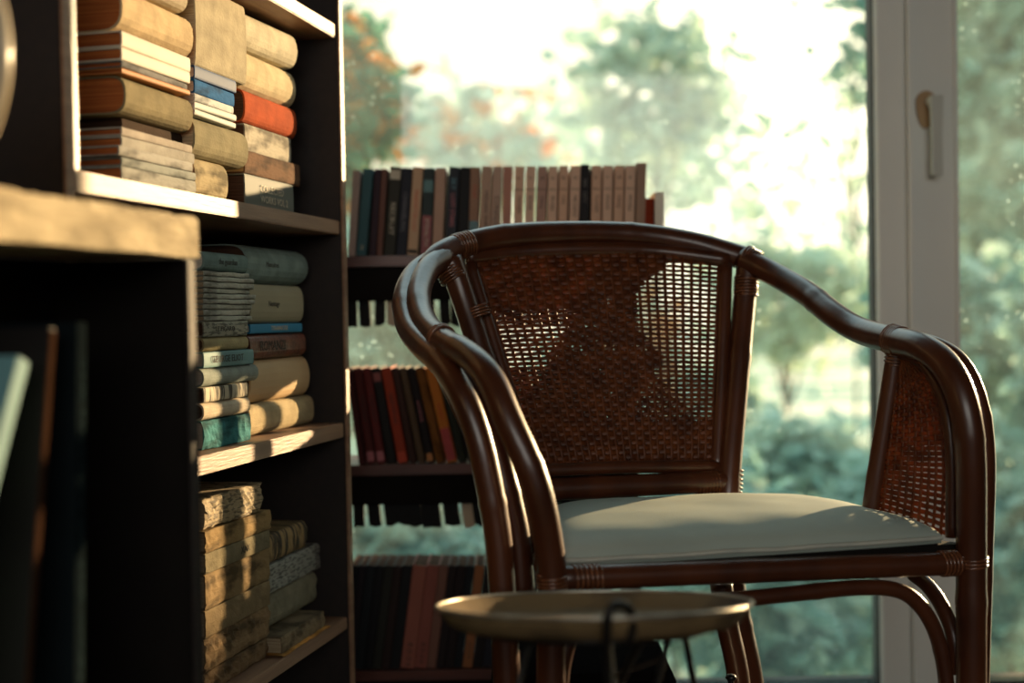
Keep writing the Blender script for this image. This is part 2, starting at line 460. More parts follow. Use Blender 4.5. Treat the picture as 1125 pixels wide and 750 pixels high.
# ---- stacks of lying books in the left bookcase
def stack(px0, shelf_y_z, q, items, group):
    """items bottom up: (y_bottom, y_top, px_right, colour, kind, label, opts) measured at px0"""
    zc = shelf_y_z + .0006
    for k, it in enumerate(items):
        yb, yt, px1, col, kind, label, op = it
        qq = q + op.get('dq', 0)
        p0 = op.get('px0', px0)
        s0, zt = Lc(p0, yt, qq); _, zbm = Lc(p0, yb, qq); s1, _ = Lc(px1, yt, qq)
        T = max(zt - zc, .003)
        W = op.get('W', .17)
        w = O1 + Dv*s0 + Nv*qq
        nm = op.get('name', 'book')
        root = empty(nm, (w.x, w.y, zc), RZ + R(op.get('rz', rnd.uniform(-1, 1) if op.get('b', 0) < .005 and px0 < 240 else 0)))
        tag(root, label, op.get('cat', 'book'), group)
        book(root, s1-s0, W, T, cm(col, kind), op.get('pg', M_PAGE), bulge=op.get('b', .002), jit=op.get('j', 0), seed=k*7+int(px0), tc=op.get('tc', .002), inset=op.get('in', .003), part=op.get('part', 'cover'), soft=op.get('soft', False))
        if 'txt' in op:
            sz = T*op.get('ts', .55)
            lettering(op['txt'], sz, op.get('ink', M_INKD), root, (op.get('tx', .01), -.0012, T*.5), (1, 0, 0), (0, 0, 1), op.get('tsx', 1.0))
        zc = zt + .0006

GA = 'old books stacked on the sunlit top left shelf'
GR = (.33, .33, .30); CRM = (.60, .46, .28); OLV = (.26, .22, .13); TAN = (.45, .28, .12)
stack(134, zs1, .03, [
    (190, 182, 214, GR, 'worn', 'thin grey volume lowest in the leftmost stack on the top shelf', dict(pg=M_PAGEO, dq=-.012)),
    (182, 172, 213, (.30, .32, .30), 'worn', 'grey worn volume second from bottom of the leftmost top shelf stack', dict(pg=M_PAGEO, dq=-.01)),
    (172, 159, 212, (.38, .37, .34), 'worn', 'pale grey worn volume third from bottom of the leftmost top shelf stack', dict(pg=M_PAGEO, dq=-.012, px0=131)),
    (159, 149, 211, (.40, .38, .34), 'cloth', 'pale thin volume fourth from bottom of the leftmost top shelf stack', dict(pg=M_PAGEO)),
    (149, 139, 211, (.44, .39, .34), 'cloth', 'pinkish white thin volume directly under the dark gap in leftmost stack', dict(pg=M_PAGEO)),
    (139, 129, 199, (.05, .03, .02), 'cloth', 'dark recessed volume beneath the thick olive cloth book in leftmost stack', dict(dq=.02, pg=M_PAGED)),  # no real book: dark colour stands for the shade in the gap
    (129, 82, 211, OLV, 'cloth', 'thick olive cloth book with rounded spine in middle of the leftmost stack', dict(b=.020, pg=M_PAGEO, **{'in': .001}, px0=138)),
    (82, 74, 205, (.48, .20, .06), 'paper', 'thin orange tan booklet lying on the thick olive cloth book', dict(pg=M_PAGEO, rz=-1.5)),
    (74, 66, 205, (.20, .20, .20), 'worn', 'thin dark blotched booklet just above the orange tan booklet', dict(pg=M_PAGEO)),
    (66, 51, 206, (.66, .60, .50), 'paper', 'white paperback third below the big cream roll in leftmost stack', dict(pg=M_PAGEO)),
    (51, 33, 208, (.64, .57, .47), 'paper', 'cream paperback directly below the big cream rounded book', dict(pg=M_PAGEO)),
    (33, -20, 211, CRM, 'cloth', 'big cream book with fat rounded spine topping the leftmost stack', dict(b=.028, pg=M_PAGEO, **{'in': .001})),
    (-20, -60, 205, (.55, .47, .34), 'cloth', 'cream rolled book cut by top edge of the photo above leftmost stack', dict(b=.02)),
], GA)
stack(214, zs1, .032, [
    (206, 171, 250, (.40, .33, .20), 'worn', 'short cream rounded book at the bottom of the middle top shelf stack', dict(b=.018)),
    (171, 126, 272, (.27, .24, .15), 'cloth', 'thick olive grey cloth roll in the middle stack of the top shelf', dict(b=.022)),
    (126, 119, 262, (.48, .50, .48), 'paper', 'thin bluish white booklet lying on the thick olive grey roll', dict(pg=M_PAGEW, rz=2)),
    (119, 111, 258, (.55, .55, .52), 'paper', 'thin white booklet second above the olive grey roll', dict(pg=M_PAGEW)),
    (111, 102, 256, (.60, .62, .62), 'worn', 'white creased booklet beneath the two blue books', dict(pg=M_PAGEW)),
    (102, 86, 258, (.01, .11, .30), 'worn', 'blue book with pale scuffs, lower of the two blue ones', dict(pg=M_PAGEW)),
    (86, 71, 258, (.008, .05, .15), 'paper', 'dark blue book directly beneath the big cream slab book', dict(pg=M_PAGEW)),
    (71, -22, 268, (.46, .40, .28), 'cloth', 'big cream slab book standing tall in the middle top shelf stack', dict(b=.004, pg=M_PAGE)),
], GA)
stack(269, zs1, .045, [
    (217, 190, 322, (.13, .145, .13), 'paper', 'grey book with small white lettering at bottom of right top shelf stack', dict(pg=M_PAGED, txt='COLLECTED\nWORKS VOL 2', ink=M_INKL, ts=.30, tx=.05)),
    (190, 164, 329, (.15, .08, .045), 'worn', 'brown boxed volume resting on the grey lettered book', dict(pg=M_PAGE)),
    (164, 135, 319, (.46, .42, .34), 'worn', 'white creased book directly below the orange red one', dict(pg=M_PAGED, dq=.005)),
    (135, 97, 325, (.42, .075, .02), 'cloth', 'orange red cloth book in the right hand top shelf stack', dict(b=.012, pg=M_PAGED)),
    (97, 52, 324, (.62, .52, .34), 'cloth', 'cream folded book with dark brown end above the orange red book', dict(b=.022, pg=M_PAGED, soft=True)),
    (52, 10, 320, (.66, .60, .45), 'cloth', 'cream rounded book on top of the right hand top shelf stack', dict(b=.02, pg=M_PAGED, soft=True, rz=-3)),
], GA)
GD = 'old papers and books stacked on the middle left shelf'
NEWS = (.40, .40, .33)
def news(yb, yt, px1, label, **k):
    d = dict(name='folded_newspaper', cat='newspaper', j=.003, tc=.0008, W=.19, pg=M_PAGE, b=.002); d.update(k)
    return (yb, yt, px1, (.46, .46, .39), 'worn', label, d)
stack(224, zs2, .028, [
    (492, 463, 276, (.05, .22, .24), 'worn', 'teal torn book at the bottom left of the middle shelf', dict(pg=M_PAGEW, j=.004)),
    (463, 443, 275, (.66, .56, .42), 'cloth', 'short cream rounded book above the torn teal one', dict(b=.012, pg=M_PAGED)),
    (443, 426, 274, (.52, .45, .32), 'stripe', 'cream book with dark vertical stripes on its spine', dict(pg=M_PAGED)),
    (426, 405, 284, (.34, .38, .34), 'cloth', 'grey green floppy book with upcurled end above the striped one', dict(b=.012, pg=M_PAGEW, soft=True)),
    (405, 387, 279, (.16, .30, .31), 'paper', 'teal paperback with dark capital lettering on the middle shelf', dict(pg=M_PAGEW, txt='GEORGE ELIOT', ts=.62, tsx=1.1, tx=.02)),
    (387, 371, 273, (.44, .37, .20), 'cloth', 'mustard cream book lying on the lettered teal paperback', dict(b=.008, pg=M_PAGED)),
    (371, 353, 272, (.30, .29, .22), 'print', 'grey printed book directly beneath the newspaper pile', dict(pg=M_PAGED, j=.002, txt='LE FIGARO', ts=.45, tx=.03, tsx=1.3)),
    news(353, 347, 279, 'folded newspaper at very bottom of the newspaper pile'),
    news(347, 340, 277, 'folded newspaper second from bottom of the newspaper pile', rz=1),
    news(340, 334, 279, 'folded newspaper third from bottom of the newspaper pile'),
    news(334, 328, 278, 'folded newspaper fourth from bottom of the newspaper pile', rz=-1),
    news(328, 322, 280, 'folded newspaper fifth from bottom of the newspaper pile'),
    news(322, 316, 277, 'folded newspaper sixth from bottom of the newspaper pile', rz=1.5),
    news(316, 309, 279, 'folded newspaper third from top of the newspaper pile'),
    news(309, 303, 278, 'folded newspaper second from top of the newspaper pile', rz=-1),
    news(303, 297, 273, 'whiter folded newspaper on top of the pile under the teal roll'),
    (297, 275, 272, (.20, .29, .28), 'cloth', 'teal grey rolled paperback on top of the newspaper pile', dict(b=.012, pg=M_PAGEW, txt='the guardian', ts=.45, tx=.04)),
], GD)
stack(275, zs2, .046, [
    (480, 445, 345, (.50, .40, .24), 'cloth', 'beige rounded book at bottom right of the middle shelf', dict(b=.016, pg=M_PAGED)),
    (445, 396, 340, (.58, .40, .22), 'paper', 'tan folded paper cover book with bright sun patch, middle shelf', dict(b=.020, pg=M_PAGED, soft=True)),
    (396, 367, 336, (.20, .055, .025), 'leather', 'brown leather bound book below the thin blue one', dict(b=.014, pg=M_PAGED, txt='ROMANZI', ink=M_INKD, tx=.03)),
    (367, 356, 332, (.03, .22, .40), 'paper', 'thin bright blue book with white lettering on middle shelf', dict(pg=M_PAGEW, txt='TYRANNICIDE', ink=M_INKL, tx=.07, ts=.7)),
    (356, 311, 333, (.34, .30, .20), 'paper', 'thick beige book with rounded spine beneath the teal grey cover', dict(b=.014, pg=M_PAGED, txt='Heritage', ts=.2, tx=.06)),
    (311, 267, 338, (.24, .32, .31), 'cloth', 'big teal grey rounded book topping the right middle shelf stack', dict(b=.034, pg=M_PAGED, soft=True, px0=272, txt='Memoires', ts=.2, tx=.06)),
], GD)
GF = 'worn old books stacked on the low left shelf'
BRN = (.40, .27, .13)
stack(226, zs3, .028, [
    (774, 741, 296, (0.186, 0.118, 0.062), 'worn', 'brown torn book at bottom of the dark lowest shelf stack', dict(j=.006)),
    (741, 703, 298, (0.236, 0.155, 0.081), 'worn', 'brown book with ragged right corner near bottom of lowest left stack', dict(j=.006)),
    (703, 672, 297, (0.248, 0.180, 0.099), 'cloth', 'tan brown book below the broad brown blotched volume', dict(j=.002)),
    (672, 632, 297, (0.248, 0.167, 0.081), 'worn', 'broad brown blotched volume in the middle of lowest left stack', dict(j=.002)),
    (632, 609, 295, (0.223, 0.186, 0.112), 'cloth', 'olive brown book with small black marks on its spine', dict(j=.002, txt='XAX', ts=.5, tx=.10)),
    (609, 584, 296, (0.298, 0.198, 0.087), 'worn', 'tan book second from top in lowest left stack', dict(j=.002)),
    (584, 548, 287, (0.360, 0.273, 0.155), 'print', 'frayed cream book with slashed pages on top of lowest left stack', dict(j=.008, soft=True, b=.004)),
], GF)
stack(291, zs3, .044, [
    (739, 722, 364, (.62, .30, .08), 'worn', 'orange torn book glowing in sun at bottom of the lowest right stack', dict(j=.008, dq=-.040, px0=313, W=.2)),
    (722, 700, 358, (0.211, 0.155, 0.093), 'worn', 'dark tan book with grey blue cover lying on the torn orange one', dict(j=.004, dq=-.034, px0=310, W=.2)),
    (700, 656, 349, (0.223, 0.205, 0.143), 'cloth', 'thick grey beige cloth book in middle of the lowest right stack', dict(j=.003, b=.014)),
    (656, 624, 352, (0.248, 0.248, 0.217), 'print', 'grey newsprint volume with wavy flared right end', dict(j=.004, soft=True)),
    (624, 591, 338, (0.285, 0.186, 0.074), 'stripe', 'gold striped leather book on top of the lowest right stack', dict(j=.003, b=.010)),
], GF)

# ============================================================ REAR BOOKCASE
YR = 2.40                                     # plane of the spines
RD = .18
z1 = P(450, 280.5, YR).z; z2 = P(450, 509.5, YR).z; z3 = P(450, 735, YR).z
xl = -.56; xr_ = P(700, 400, YR).x; xt = P(733, 270, YR).x
rb = empty('window_bookcase', (0, YR, 0))
tag(rb, 'low dark open backed bookcase standing before the window behind the rattan chair', 'bookcase')
for (zt, x1, yb) in ((z1, xt, 330), (z2, xr_, 555), (z3, xr_, 790)):
    part('shelf', M_WOODR, rb, (xl, x1, -.008, RD, zt-.020, zt))
    zb = P(450, yb, YR).z
    part('apron', M_BLK, rb, (xl, xr_-.03, .012, .030, max(zb, .001), zt-.0205))
for y0 in (.0, RD-.026): 
    part('post', M_BLK, rb, (xr_-.024, xr_, y0, y0+.024, 0, z1-.0205))
    part('post', M_BLK, rb, (xl, xl+.024, y0, y0+.024, 0, z1-.0205))

def row_book(px_bl, px_br, px_tr, y_top, zb, label, cover, page=M_PAGEW, group=None, W=.12, dy=0, name='book', yref=None, **kw):
    """spine from its bottom-left/bottom-right picture columns on the board; px_tr its top right"""
    Yp = YR+dy
    yb = 281 if zb == z1 else (509 if zb == z2 else 735)
    xl_ = P(px_bl, yb, Yp).x; xr = P(px_br, yb, Yp).x; pt = P(px_tr, y_top, Yp)
    lean = math.atan2(pt.x-xr, pt.z-zb)
    L = (pt.z-zb)/math.cos(lean)
    T = (xr-xl_)*math.cos(lean)-.0006
    return upright(name, label, xr, Yp, zb, L, W, T, cover, page, lean, 0, group=group, tc=.0012, inset=.0015, **kw), L, T
DOWN = dict(xax=(-1, 0, 0), yax=(0, 0, -1))
def spine_text(b, L, T, txt, ink, frac, size=.7, sx=1.0):
    lettering(txt, T*size, ink, b, (L*frac, -.0003, T/2), sx=sx, **DOWN)
def band(b, L, T, f0, f1, m, name='spine_band'):
    q = MB(); q.box(L*f0, L*f1, -.0006, .0012, .0008, T-.0008); return q.build(name, m, b)
G1 = 'books standing on top of the window bookcase'
TP = (.66, .42, .29); TP2 = (.70, .47, .34)
row1 = [  # bottom-left, bottom-right, top-right, ytop, colour, label
 (381.5, 390, 396, 187, (.46, .36, .32), 'pinkish white paperback, leftmost on top of the window bookcase'),
 (390.6, 401.6, 410, 186, (.05, .13, .15), 'teal spined paperback beside the leftmost pinkish white one'),
 (405.2, 412.6, 419, 186, (.04, .02, .03), 'thin dark purple book right of the teal spined paperback'),
 (413.2, 419.8, 425.6, 186, (.16, .07, .05), 'thin brown book between dark purple and beige lettered books'),
 (421, 433.6, 441, 184, (.03, .028, .02), 'black book with beige capital title RECRUIT and pale top'),
 (434.6, 446, 453, 185, (.018, .02, .03), 'dark navy book left of the peach one with red lettering'),
 (447, 458.4, 465, 184, (.56, .36, .22), 'peach cream spine with red lettering on the window bookcase'),
 (461.4, 473, 477, 185, (.03, .045, .045), 'dark book with red lower band and white letters STEALTH'),
 (474.2, 485.8, 489.8, 185, (.46, .29, .21), 'plain tan pink spine without lettering right of the red banded book'),
 (488.4, 500, 504.6, 184, (.025, .03, .04), 'dark spine with faded blue and pink lettering, window bookcase'),
 (501.6, 513.4, 517, 184, (.008, .008, .010), 'plain black spine beside the blue and pink lettered one'),
 (514, 524.6, 527.4, 184, (.30, .17, .11), 'brown spine with teal patch low down, above the chair back'),
 (526.2, 537.4, 540.4, 183, (.45, .30, .22), 'tan spine with dark title MEDIAN EMPIRE'),
 (538, 548.6, 552, 183, (.48, .33, .25), 'tan spine with large dark title CONFIDENCE'),
 (550, 560.8, 563.4, 183, (.46, .22, .16), 'plain reddish tan spine beside the CONFIDENCE title'),
 (562.6, 573.4, 576.4, 183, TP, None), (575, 585.6, 589, 183, TP2, None), (587.4, 598, 601.4, 183, (.44, .27, .21), None),
 (599.8, 610.4, 613, 183, TP2, None), (612.2, 622.2, 624.6, 182.5, TP, None), (623.8, 634.8, 638, 182.5, TP2, None),
 (636.4, 646.4, 648, 181, (.012, .010, .012), 'black spine with grey lettering standing among the tan series volumes'),
 (648.4, 659.2, 661, 182, TP, None), (660.6, 671.4, 673.4, 182, TP2, None), (672.8, 683.4, 686, 182, TP, None),
 (684.8, 696, 698.4, 182, TP2, None), (697.4, 708, 710.4, 179, (.36, .23, .16), 'taller plain tan spine ending the row on the window bookcase'),
]
words1 = ['first', 'second', 'third', 'fourth', 'fifth', 'sixth']
nser = [0, 0]
for i, (bl, br, tr_, yt, col, lab) in enumerate(row1):
    ser = lab is None
    if ser:
        side = 0 if bl < 640 else 1
        if side == 0: lab = 'tan series volume, %s from the left of the six before the black spine' % words1[nser[0]]
        else: lab = 'tan series volume, %s to the right of the black spine' % words1[nser[1]]
        nser[side] += 1
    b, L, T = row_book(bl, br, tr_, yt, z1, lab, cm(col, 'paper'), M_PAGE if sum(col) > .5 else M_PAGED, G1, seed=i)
    if ser:
        lettering(['II', 'V', 'IX', 'X', 'III', 'XI'][nser[side]-1], T*.5, M_INKD, b, (L*.86, -.0003, T*.72), (0, 0, -1), (1, 0, 0))
        lettering('FREUD', T*.28, M_INKD, b, (L*.73, -.0003, T*.92), (0, 0, -1), (1, 0, 0))
        spine_text(b, L, T, ['TOTEM', 'ESSAIS', 'CINQ', 'MOSES', 'CAS', 'METAPSY'][nser[side]-1], M_INKD, .66, .55)
    if i == 1: spine_text(b, L, T, 'M', M_INKL, .12, .6)
    if i == 4: spine_text(b, L, T, 'RECRUIT', M_INKL, .60, .62, 1.2); band(b, L, T, .86, .965, M_INKL)
    if i == 5: spine_text(b, L, T, 'CHANGELING', mat('ink_grey', (.16, .15, .16), .7), .72, .62, 1.0); 
    if i == 6: spine_text(b, L, T, 'PRESIDENT FOR A DAY', M_INKR, .74, .5, .8); band(b, L, T, .02, .06, M_INKD)
    if i == 7:
        rr = band(b, L, T, .01, .45, mat('spine_red', (.22, .015, .015), .5)); band(b, L, T, .72, .86, mat('spine_teal', (.03, .14, .14), .5), 'teal_band')
        lettering('STEALTH', T*.52, M_INKL, b, (L*.42, -.0010, T/2), sx=1.3, **DOWN)
    if i == 9: spine_text(b, L, T, 'LOST STARS', M_INKP, .70, .6); spine_text(b, L, T, 'SKY', M_INKB, .88, .7)
    if i == 11: band(b, L, T, .22, .38, mat('spine_teal_patch', (.04, .13, .15), .5)); spine_text(b, L, T, 'ATLAS', M_INKR, .8, .5)
    if i == 12: spine_text(b, L, T, 'MEDIAN EMPIRE', M_INKD, .72, .62)
    if i == 13: spine_text(b, L, T, 'CONFIDENCE', M_INKD, .66, .8, .95)
    if i == 21: spine_text(b, L, T, 'SIN   CITY', mat('ink_grey_light', (.20, .18, .16), .7), .84, .62); band(b, L, T, .04, .30, mat('spine_grey', (.10, .11, .12), .5))
# two small things at the right end
b, L, T = row_book(708.6, 718.4, 718.4, 218, z1, 'small dark red book standing at the right end of the row', cm((.24, .035, .015), 'cloth'), M_PAGE, G1, W=.09)
b, L, T = row_book(719.2, 729.6, 729.6, 211, z1, 'small glowing white book at the extreme right end of the row', cm((.80, .74, .62), 'paper'), M_PAGEW, G1, W=.11)
# small dark thing right of them: a black pebble shaped paperweight
pw = empty('paperweight', P(740, 266, YR+.02)*1.0)
pw.location.z = z1; pw.location.x = xt-.012
tag(pw, 'small black rounded paperweight at the right tip of the window bookcase top', 'paperweight')
lathe([(.0001, 0), (.012, .0005), (.015, .010), (.015, .022), (.010, .030), (.0001, .033)], 20).build('stone', M_IRON, pw, True)

ordn = ['first', 'second', 'third', 'fourth', 'fifth', 'sixth', 'seventh', 'eighth', 'ninth', 'tenth', 'eleventh', 'twelfth', 'thirteenth', 'fourteenth', 'fifteenth', 'sixteenth', 'seventeenth', 'eighteenth', 'nineteenth', 'twentieth', 'twenty first', 'twenty second', 'twenty third', 'twenty fourth', 'twenty fifth', 'twenty sixth', 'twenty seventh', 'twenty eighth']
G2 = 'books leaning on the middle shelf of the window bookcase'
row2 = [  # top-left, top-right, shift, colour, kind, label
 (379, 386.5, 15, (.07, .012, .012), 'paper', 'dark maroon book half hidden by the tall bookcase edge, middle window shelf'),
 (387.5, 396.5, 16, (.10, .015, .013), 'paper', 'maroon book with black letters, first fully seen on the middle shelf'),
 (397.5, 406.5, 17, (.14, .018, .016), 'paper', 'maroon book with black letters, second fully seen on the middle shelf'),
 (407.5, 417, 18, (.012, .010, .009), 'paper', 'black book with orange edge right of the two maroon books'),
 (418, 429, 19, (.34, .04, .012), 'paper', 'red orange book with black lettering on the middle window shelf'),
 (430, 437.5, 20, (.05, .018, .012), 'paper', 'thin dark brown book right of the red orange one'),
 (438.5, 446, 21, (.10, .06, .03), 'paper', 'thin book with tan top between dark brown and black ones'),
 (447, 455, 22, (.012, .008, .008), 'paper', 'black book with pink letters and small orange mark at its foot'),
 (456, 465.5, 23, (.22, .09, .025), 'worn', 'brown and orange blotched book left of the bright orange one'),
 (466.5, 478, 24, (.62, .20, .025), 'paper', 'bright orange book with red lower part on the middle window shelf'),
 (479, 487.5, 25, (.02, .025, .015), 'paper', 'dark green book leaning right of the bright orange one'),
 (488.5, 496, 26, (.03, .025, .018), 'paper', 'last thin dark book with sunlit page edges on the middle shelf'),
]
for k in range(14):
    a = 500 + k*11.5
    row2.append((a, a+10.2, 24-k*.9, [(.02, .012, .010), (.05, .015, .012), (.012, .014, .016)][k % 3], 'paper', '%s dark book right of the sunlit page edges, behind the woven chair back' % ordn[k]))
for i, (tl, trr, sh, col, kd, lab) in enumerate(row2):
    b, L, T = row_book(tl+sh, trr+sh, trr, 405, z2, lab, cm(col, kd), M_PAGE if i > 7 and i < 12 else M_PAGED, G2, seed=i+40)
    if i in (1, 2): spine_text(b, L, T, 'TWILIGHT', M_INKD, .72, .62, 1.2); band(b, L, T, .03, .13, M_INKP)
    if i == 3: band(b, L, T, .86, .95, mat('spine_red_top', (.25, .03, .02), .5))
    if i == 4: spine_text(b, L, T, 'GERMINAL', M_INKD, .74, .6, 1.2); band(b, L, T, .02, .12, M_INKR)
    if i == 7: spine_text(b, L, T, 'ANGELES', M_INKP, .66, .6, 1.3); band(b, L, T, .02, .10, mat('spine_orange_mark', (.55, .2, .03), .5))
    if i == 9: band(b, L, T, .02, .36, mat('spine_red_low', (.45, .025, .02), .5)); spine_text(b, L, T, 'SUNSET', M_INKR, .62, .5)
G3 = 'books on the bottom shelf of the window bookcase'
xs = 384.0; i = 0
wid = [8, 7, 9, 8, 9, 8, 10, 14, 12, 9, 8, 9, 8, 9, 10, 11, 9, 10, 12, 9, 10, 11, 10, 11, 14, 9]
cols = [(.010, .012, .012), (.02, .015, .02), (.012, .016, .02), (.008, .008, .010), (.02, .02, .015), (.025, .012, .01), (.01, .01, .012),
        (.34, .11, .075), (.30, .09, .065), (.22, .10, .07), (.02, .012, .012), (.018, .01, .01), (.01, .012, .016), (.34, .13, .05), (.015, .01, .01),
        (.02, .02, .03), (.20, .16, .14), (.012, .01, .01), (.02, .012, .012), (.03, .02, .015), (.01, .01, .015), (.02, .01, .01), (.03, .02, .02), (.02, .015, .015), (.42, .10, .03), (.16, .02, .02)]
for i, (w, col) in enumerate(zip(wid, cols)):
    bl = xs-14; br = xs+w-14
    tone = 'reddish tan' if col[0] > .25 else ('pale grey' if col[0] > .18 and col[1] > .12 else ('dull brown' if col[0] > .1 else 'near black'))
    lab = '%s book, %s from the left on the bottom shelf of the window bookcase' % (tone, ordn[i])
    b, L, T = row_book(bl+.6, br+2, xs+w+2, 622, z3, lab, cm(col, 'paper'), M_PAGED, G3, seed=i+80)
    if i in (7, 8, 13, 24, 25): spine_text(b, L, T, 'B O O K', M_INKD, .25, .5)
    xs += w+1.4
# shapes of unknown kind, made up as dark folders hanging under each board
def slats(zt, ytop, ybot, spec, where, grp):
    for k, (x0, x1, yy, col, lean) in enumerate(spec):
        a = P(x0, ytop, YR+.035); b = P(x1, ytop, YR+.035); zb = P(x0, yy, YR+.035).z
        root = empty('hanging_slat', (a.x, YR+.032, a.z))
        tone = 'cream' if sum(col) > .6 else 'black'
        tag(root, '%s folder hanging %s, %s from the left' % (tone, where, ordn[k]), 'slat', grp)
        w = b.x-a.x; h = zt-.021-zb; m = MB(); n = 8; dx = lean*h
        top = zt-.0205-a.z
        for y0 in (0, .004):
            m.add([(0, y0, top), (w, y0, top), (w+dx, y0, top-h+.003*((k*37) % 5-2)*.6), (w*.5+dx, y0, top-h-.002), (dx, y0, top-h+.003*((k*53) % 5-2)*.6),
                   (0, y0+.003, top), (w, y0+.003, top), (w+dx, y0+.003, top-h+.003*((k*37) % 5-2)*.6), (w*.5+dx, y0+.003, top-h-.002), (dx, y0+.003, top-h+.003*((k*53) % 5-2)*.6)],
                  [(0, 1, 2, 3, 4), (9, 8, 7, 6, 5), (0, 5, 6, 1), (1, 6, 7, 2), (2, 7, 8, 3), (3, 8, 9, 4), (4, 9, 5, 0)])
        m.build('slat_body', cm(col, 'paper'), root)
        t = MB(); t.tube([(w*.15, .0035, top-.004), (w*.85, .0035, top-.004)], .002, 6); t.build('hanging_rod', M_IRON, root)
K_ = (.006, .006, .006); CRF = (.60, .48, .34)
slats(z1, 320, 358, [(380, 392, 358, K_, .0), (392.5, 405, 359, K_, .03), (413, 424.5, 357, K_, -.03), (425, 439, 358, CRF, 0), (440, 452, 358, K_, 0), (452.5, 464, 357, K_, 0), (464.5, 477, 359, K_, 0), (481, 492, 357, K_, .04), (495, 508, 358, K_, 0), (508.5, 522, 357, K_, 0), (522.5, 536, 359, K_, 0), (536.5, 550, 358, K_, 0)] + [(551+k*13, 563.4+k*13, 357+k % 3, K_, 0) for k in range(10)],
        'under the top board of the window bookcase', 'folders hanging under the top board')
slats(z2, 545, 578, [(388, 400, 577, K_, .0), (400.5, 414, 578, K_, .08), (417, 430, 577, K_, .12), (430.5, 445, 576, K_, .1), (445.5, 459, 578, K_, .08), (459.5, 480, 578, K_, .08), (482.5, 500, 577, K_, .1), (500.5, 512, 579, CRF, .16), (513, 526, 577, K_, .14), (526.5, 540, 578, K_, 0)] + [(541+k*14, 554.4+k*14, 576+k % 3, K_, .1) for k in range(10)],
        'under the middle board of the window bookcase', 'folders hanging under the middle board')

# ============================================================ RATTAN CHAIR
base = P(800, 700, 1.7); base.z = 0
ch = empty('rattan_armchair', base)
tag(ch, 'brown rattan armchair with woven cane back, curved arms and pale seat cushion', 'armchair')
ch.location = base
def loc(v): return Vector(v) - base
def PP(l): return [loc(P(*a)) for a in l]
def pole(name, pts, r, to_floor=False, n=14, k=8, knots=True, parent=ch):
    pts = list(pts)
    if to_floor:
        d = (pts[-1]-pts[-2]); d = d/abs(d.z) if abs(d.z) > 1e-6 else Vector((0, 0, -1))
        d.x = max(-.12, min(.12, d.x)); d.y = max(-.12, min(.12, d.y))
        e = pts[-1] + Vector((d.x, d.y, -1))*pts[-1].z
        e.z = .001; pts.append(e)
    sp = spline(pts, k)
    ln = 0; rr = []; prev = sp[0]; off = (sum(map(ord, name))*.037) % .2
    for q in sp:
        ln += (q-prev).length; prev = q
        d = (ln+off) % .21; kn = max(0, 1-abs(d-.105)/.008)
        rr.append(r*(1+(.07*kn if knots else 0)))
    m = MB(); m.tube(sp, rr, n); return m.build(name, M_RAT, parent, True)
def along(a, b, t): return a + (b-a)*t
def binding(c, axis, r, n=5, pitch=.0045, th=.0019, name='binding', jit=0):
    m = MB(); ax = Vector(axis).normalized()
    u = ax.orthogonal().normalized(); w = ax.cross(u)
    pts = []
    for i in range(n*16+1):
        a = 2*math.pi*i/16; t = (i/16-n/2)*pitch
        pts.append(c + ax*t + u*(math.cos(a)*(r+th*.6)) + w*(math.sin(a)*(r+th*.6)))
    m.tube(pts, th, 6); return m.build(name, M_BIND, ch, True)

# top rail and back posts
top = PP([(470, 296, 1.87), (484, 280, 1.90), (512, 268, 1.94), (560, 259, 1.98), (630, 256, 2.02), (700, 258, 2.045), (760, 267, 2.05), (806, 280, 2.04), (828, 288, 2.03)])
pole('top_rail', top, .0192)
pole('inner_top_rail', PP([(512, 283, 1.945), (560, 278, 1.98), (640, 274, 2.01), (720, 276, 2.035), (800, 286, 2.03)]), .0125)
pole('back_post', PP([(494, 284, 1.905), (512, 335, 1.90), (540, 420, 1.87), (580, 525, 1.835), (598, 590, 1.82), (604, 640, 1.81), (606, 700, 1.82)]), .0190, True)
pole('back_post', PP([(822, 286, 2.03), (817, 340, 2.01), (809, 430, 1.96), (800, 535, 1.91), (800, 600, 1.90), (812, 680, 1.91), (826, 750, 1.93)]), .0180, True)
pole('rear_leg_brace', PP([(792, 640, 1.86), (800, 690, 1.87), (812, 750, 1.88)]), .0165, True)
pole('panel_frame', PP([(517, 290, 1.94), (546, 385, 1.895), (588, 520, 1.835)]), .0095)
pole('panel_frame', PP([(797, 290, 2.03), (793, 400, 1.975), (787, 520, 1.92)]), .0115)
pole('lower_back_rail', PP([(590, 538, 1.83), (680, 534, 1.865), (806, 528, 1.915)]), .0165)
pole('lower_panel_rail', PP([(588, 517, 1.835), (690, 513, 1.875), (788, 512, 1.92)]), .0095)

# arms
pole('arm_pole', PP([(488, 282, 1.90), (470, 296, 1.85), (460, 325, 1.77), (466, 353, 1.69), (486, 374, 1.60), (514, 390, 1.53), (538, 415, 1.48), (558, 460, 1.45), (588, 530, 1.44), (603, 600, 1.455), (607, 650, 1.46), (606, 720, 1.46)]), .0172, True)
pole('arm_pole', PP([(478, 284, 1.92), (456, 300, 1.87), (444, 328, 1.79), (448, 358, 1.71), (464, 380, 1.63), (486, 400, 1.57), (507, 432, 1.53), (524, 475, 1.515), (537, 530, 1.51), (547, 590, 1.51), (552, 650, 1.51), (555, 710, 1.51)]), .0165, True)
pole('arm_pole', PP([(816, 284, 2.03), (850, 301, 1.99), (886, 322, 1.92), (915, 345, 1.85), (945, 363, 1.79), (985, 374, 1.70), (1014, 382, 1.64), (1040, 403, 1.60), (1058, 442, 1.575), (1066, 500, 1.57), (1067, 600, 1.585), (1067, 700, 1.59)]), .0188, True)
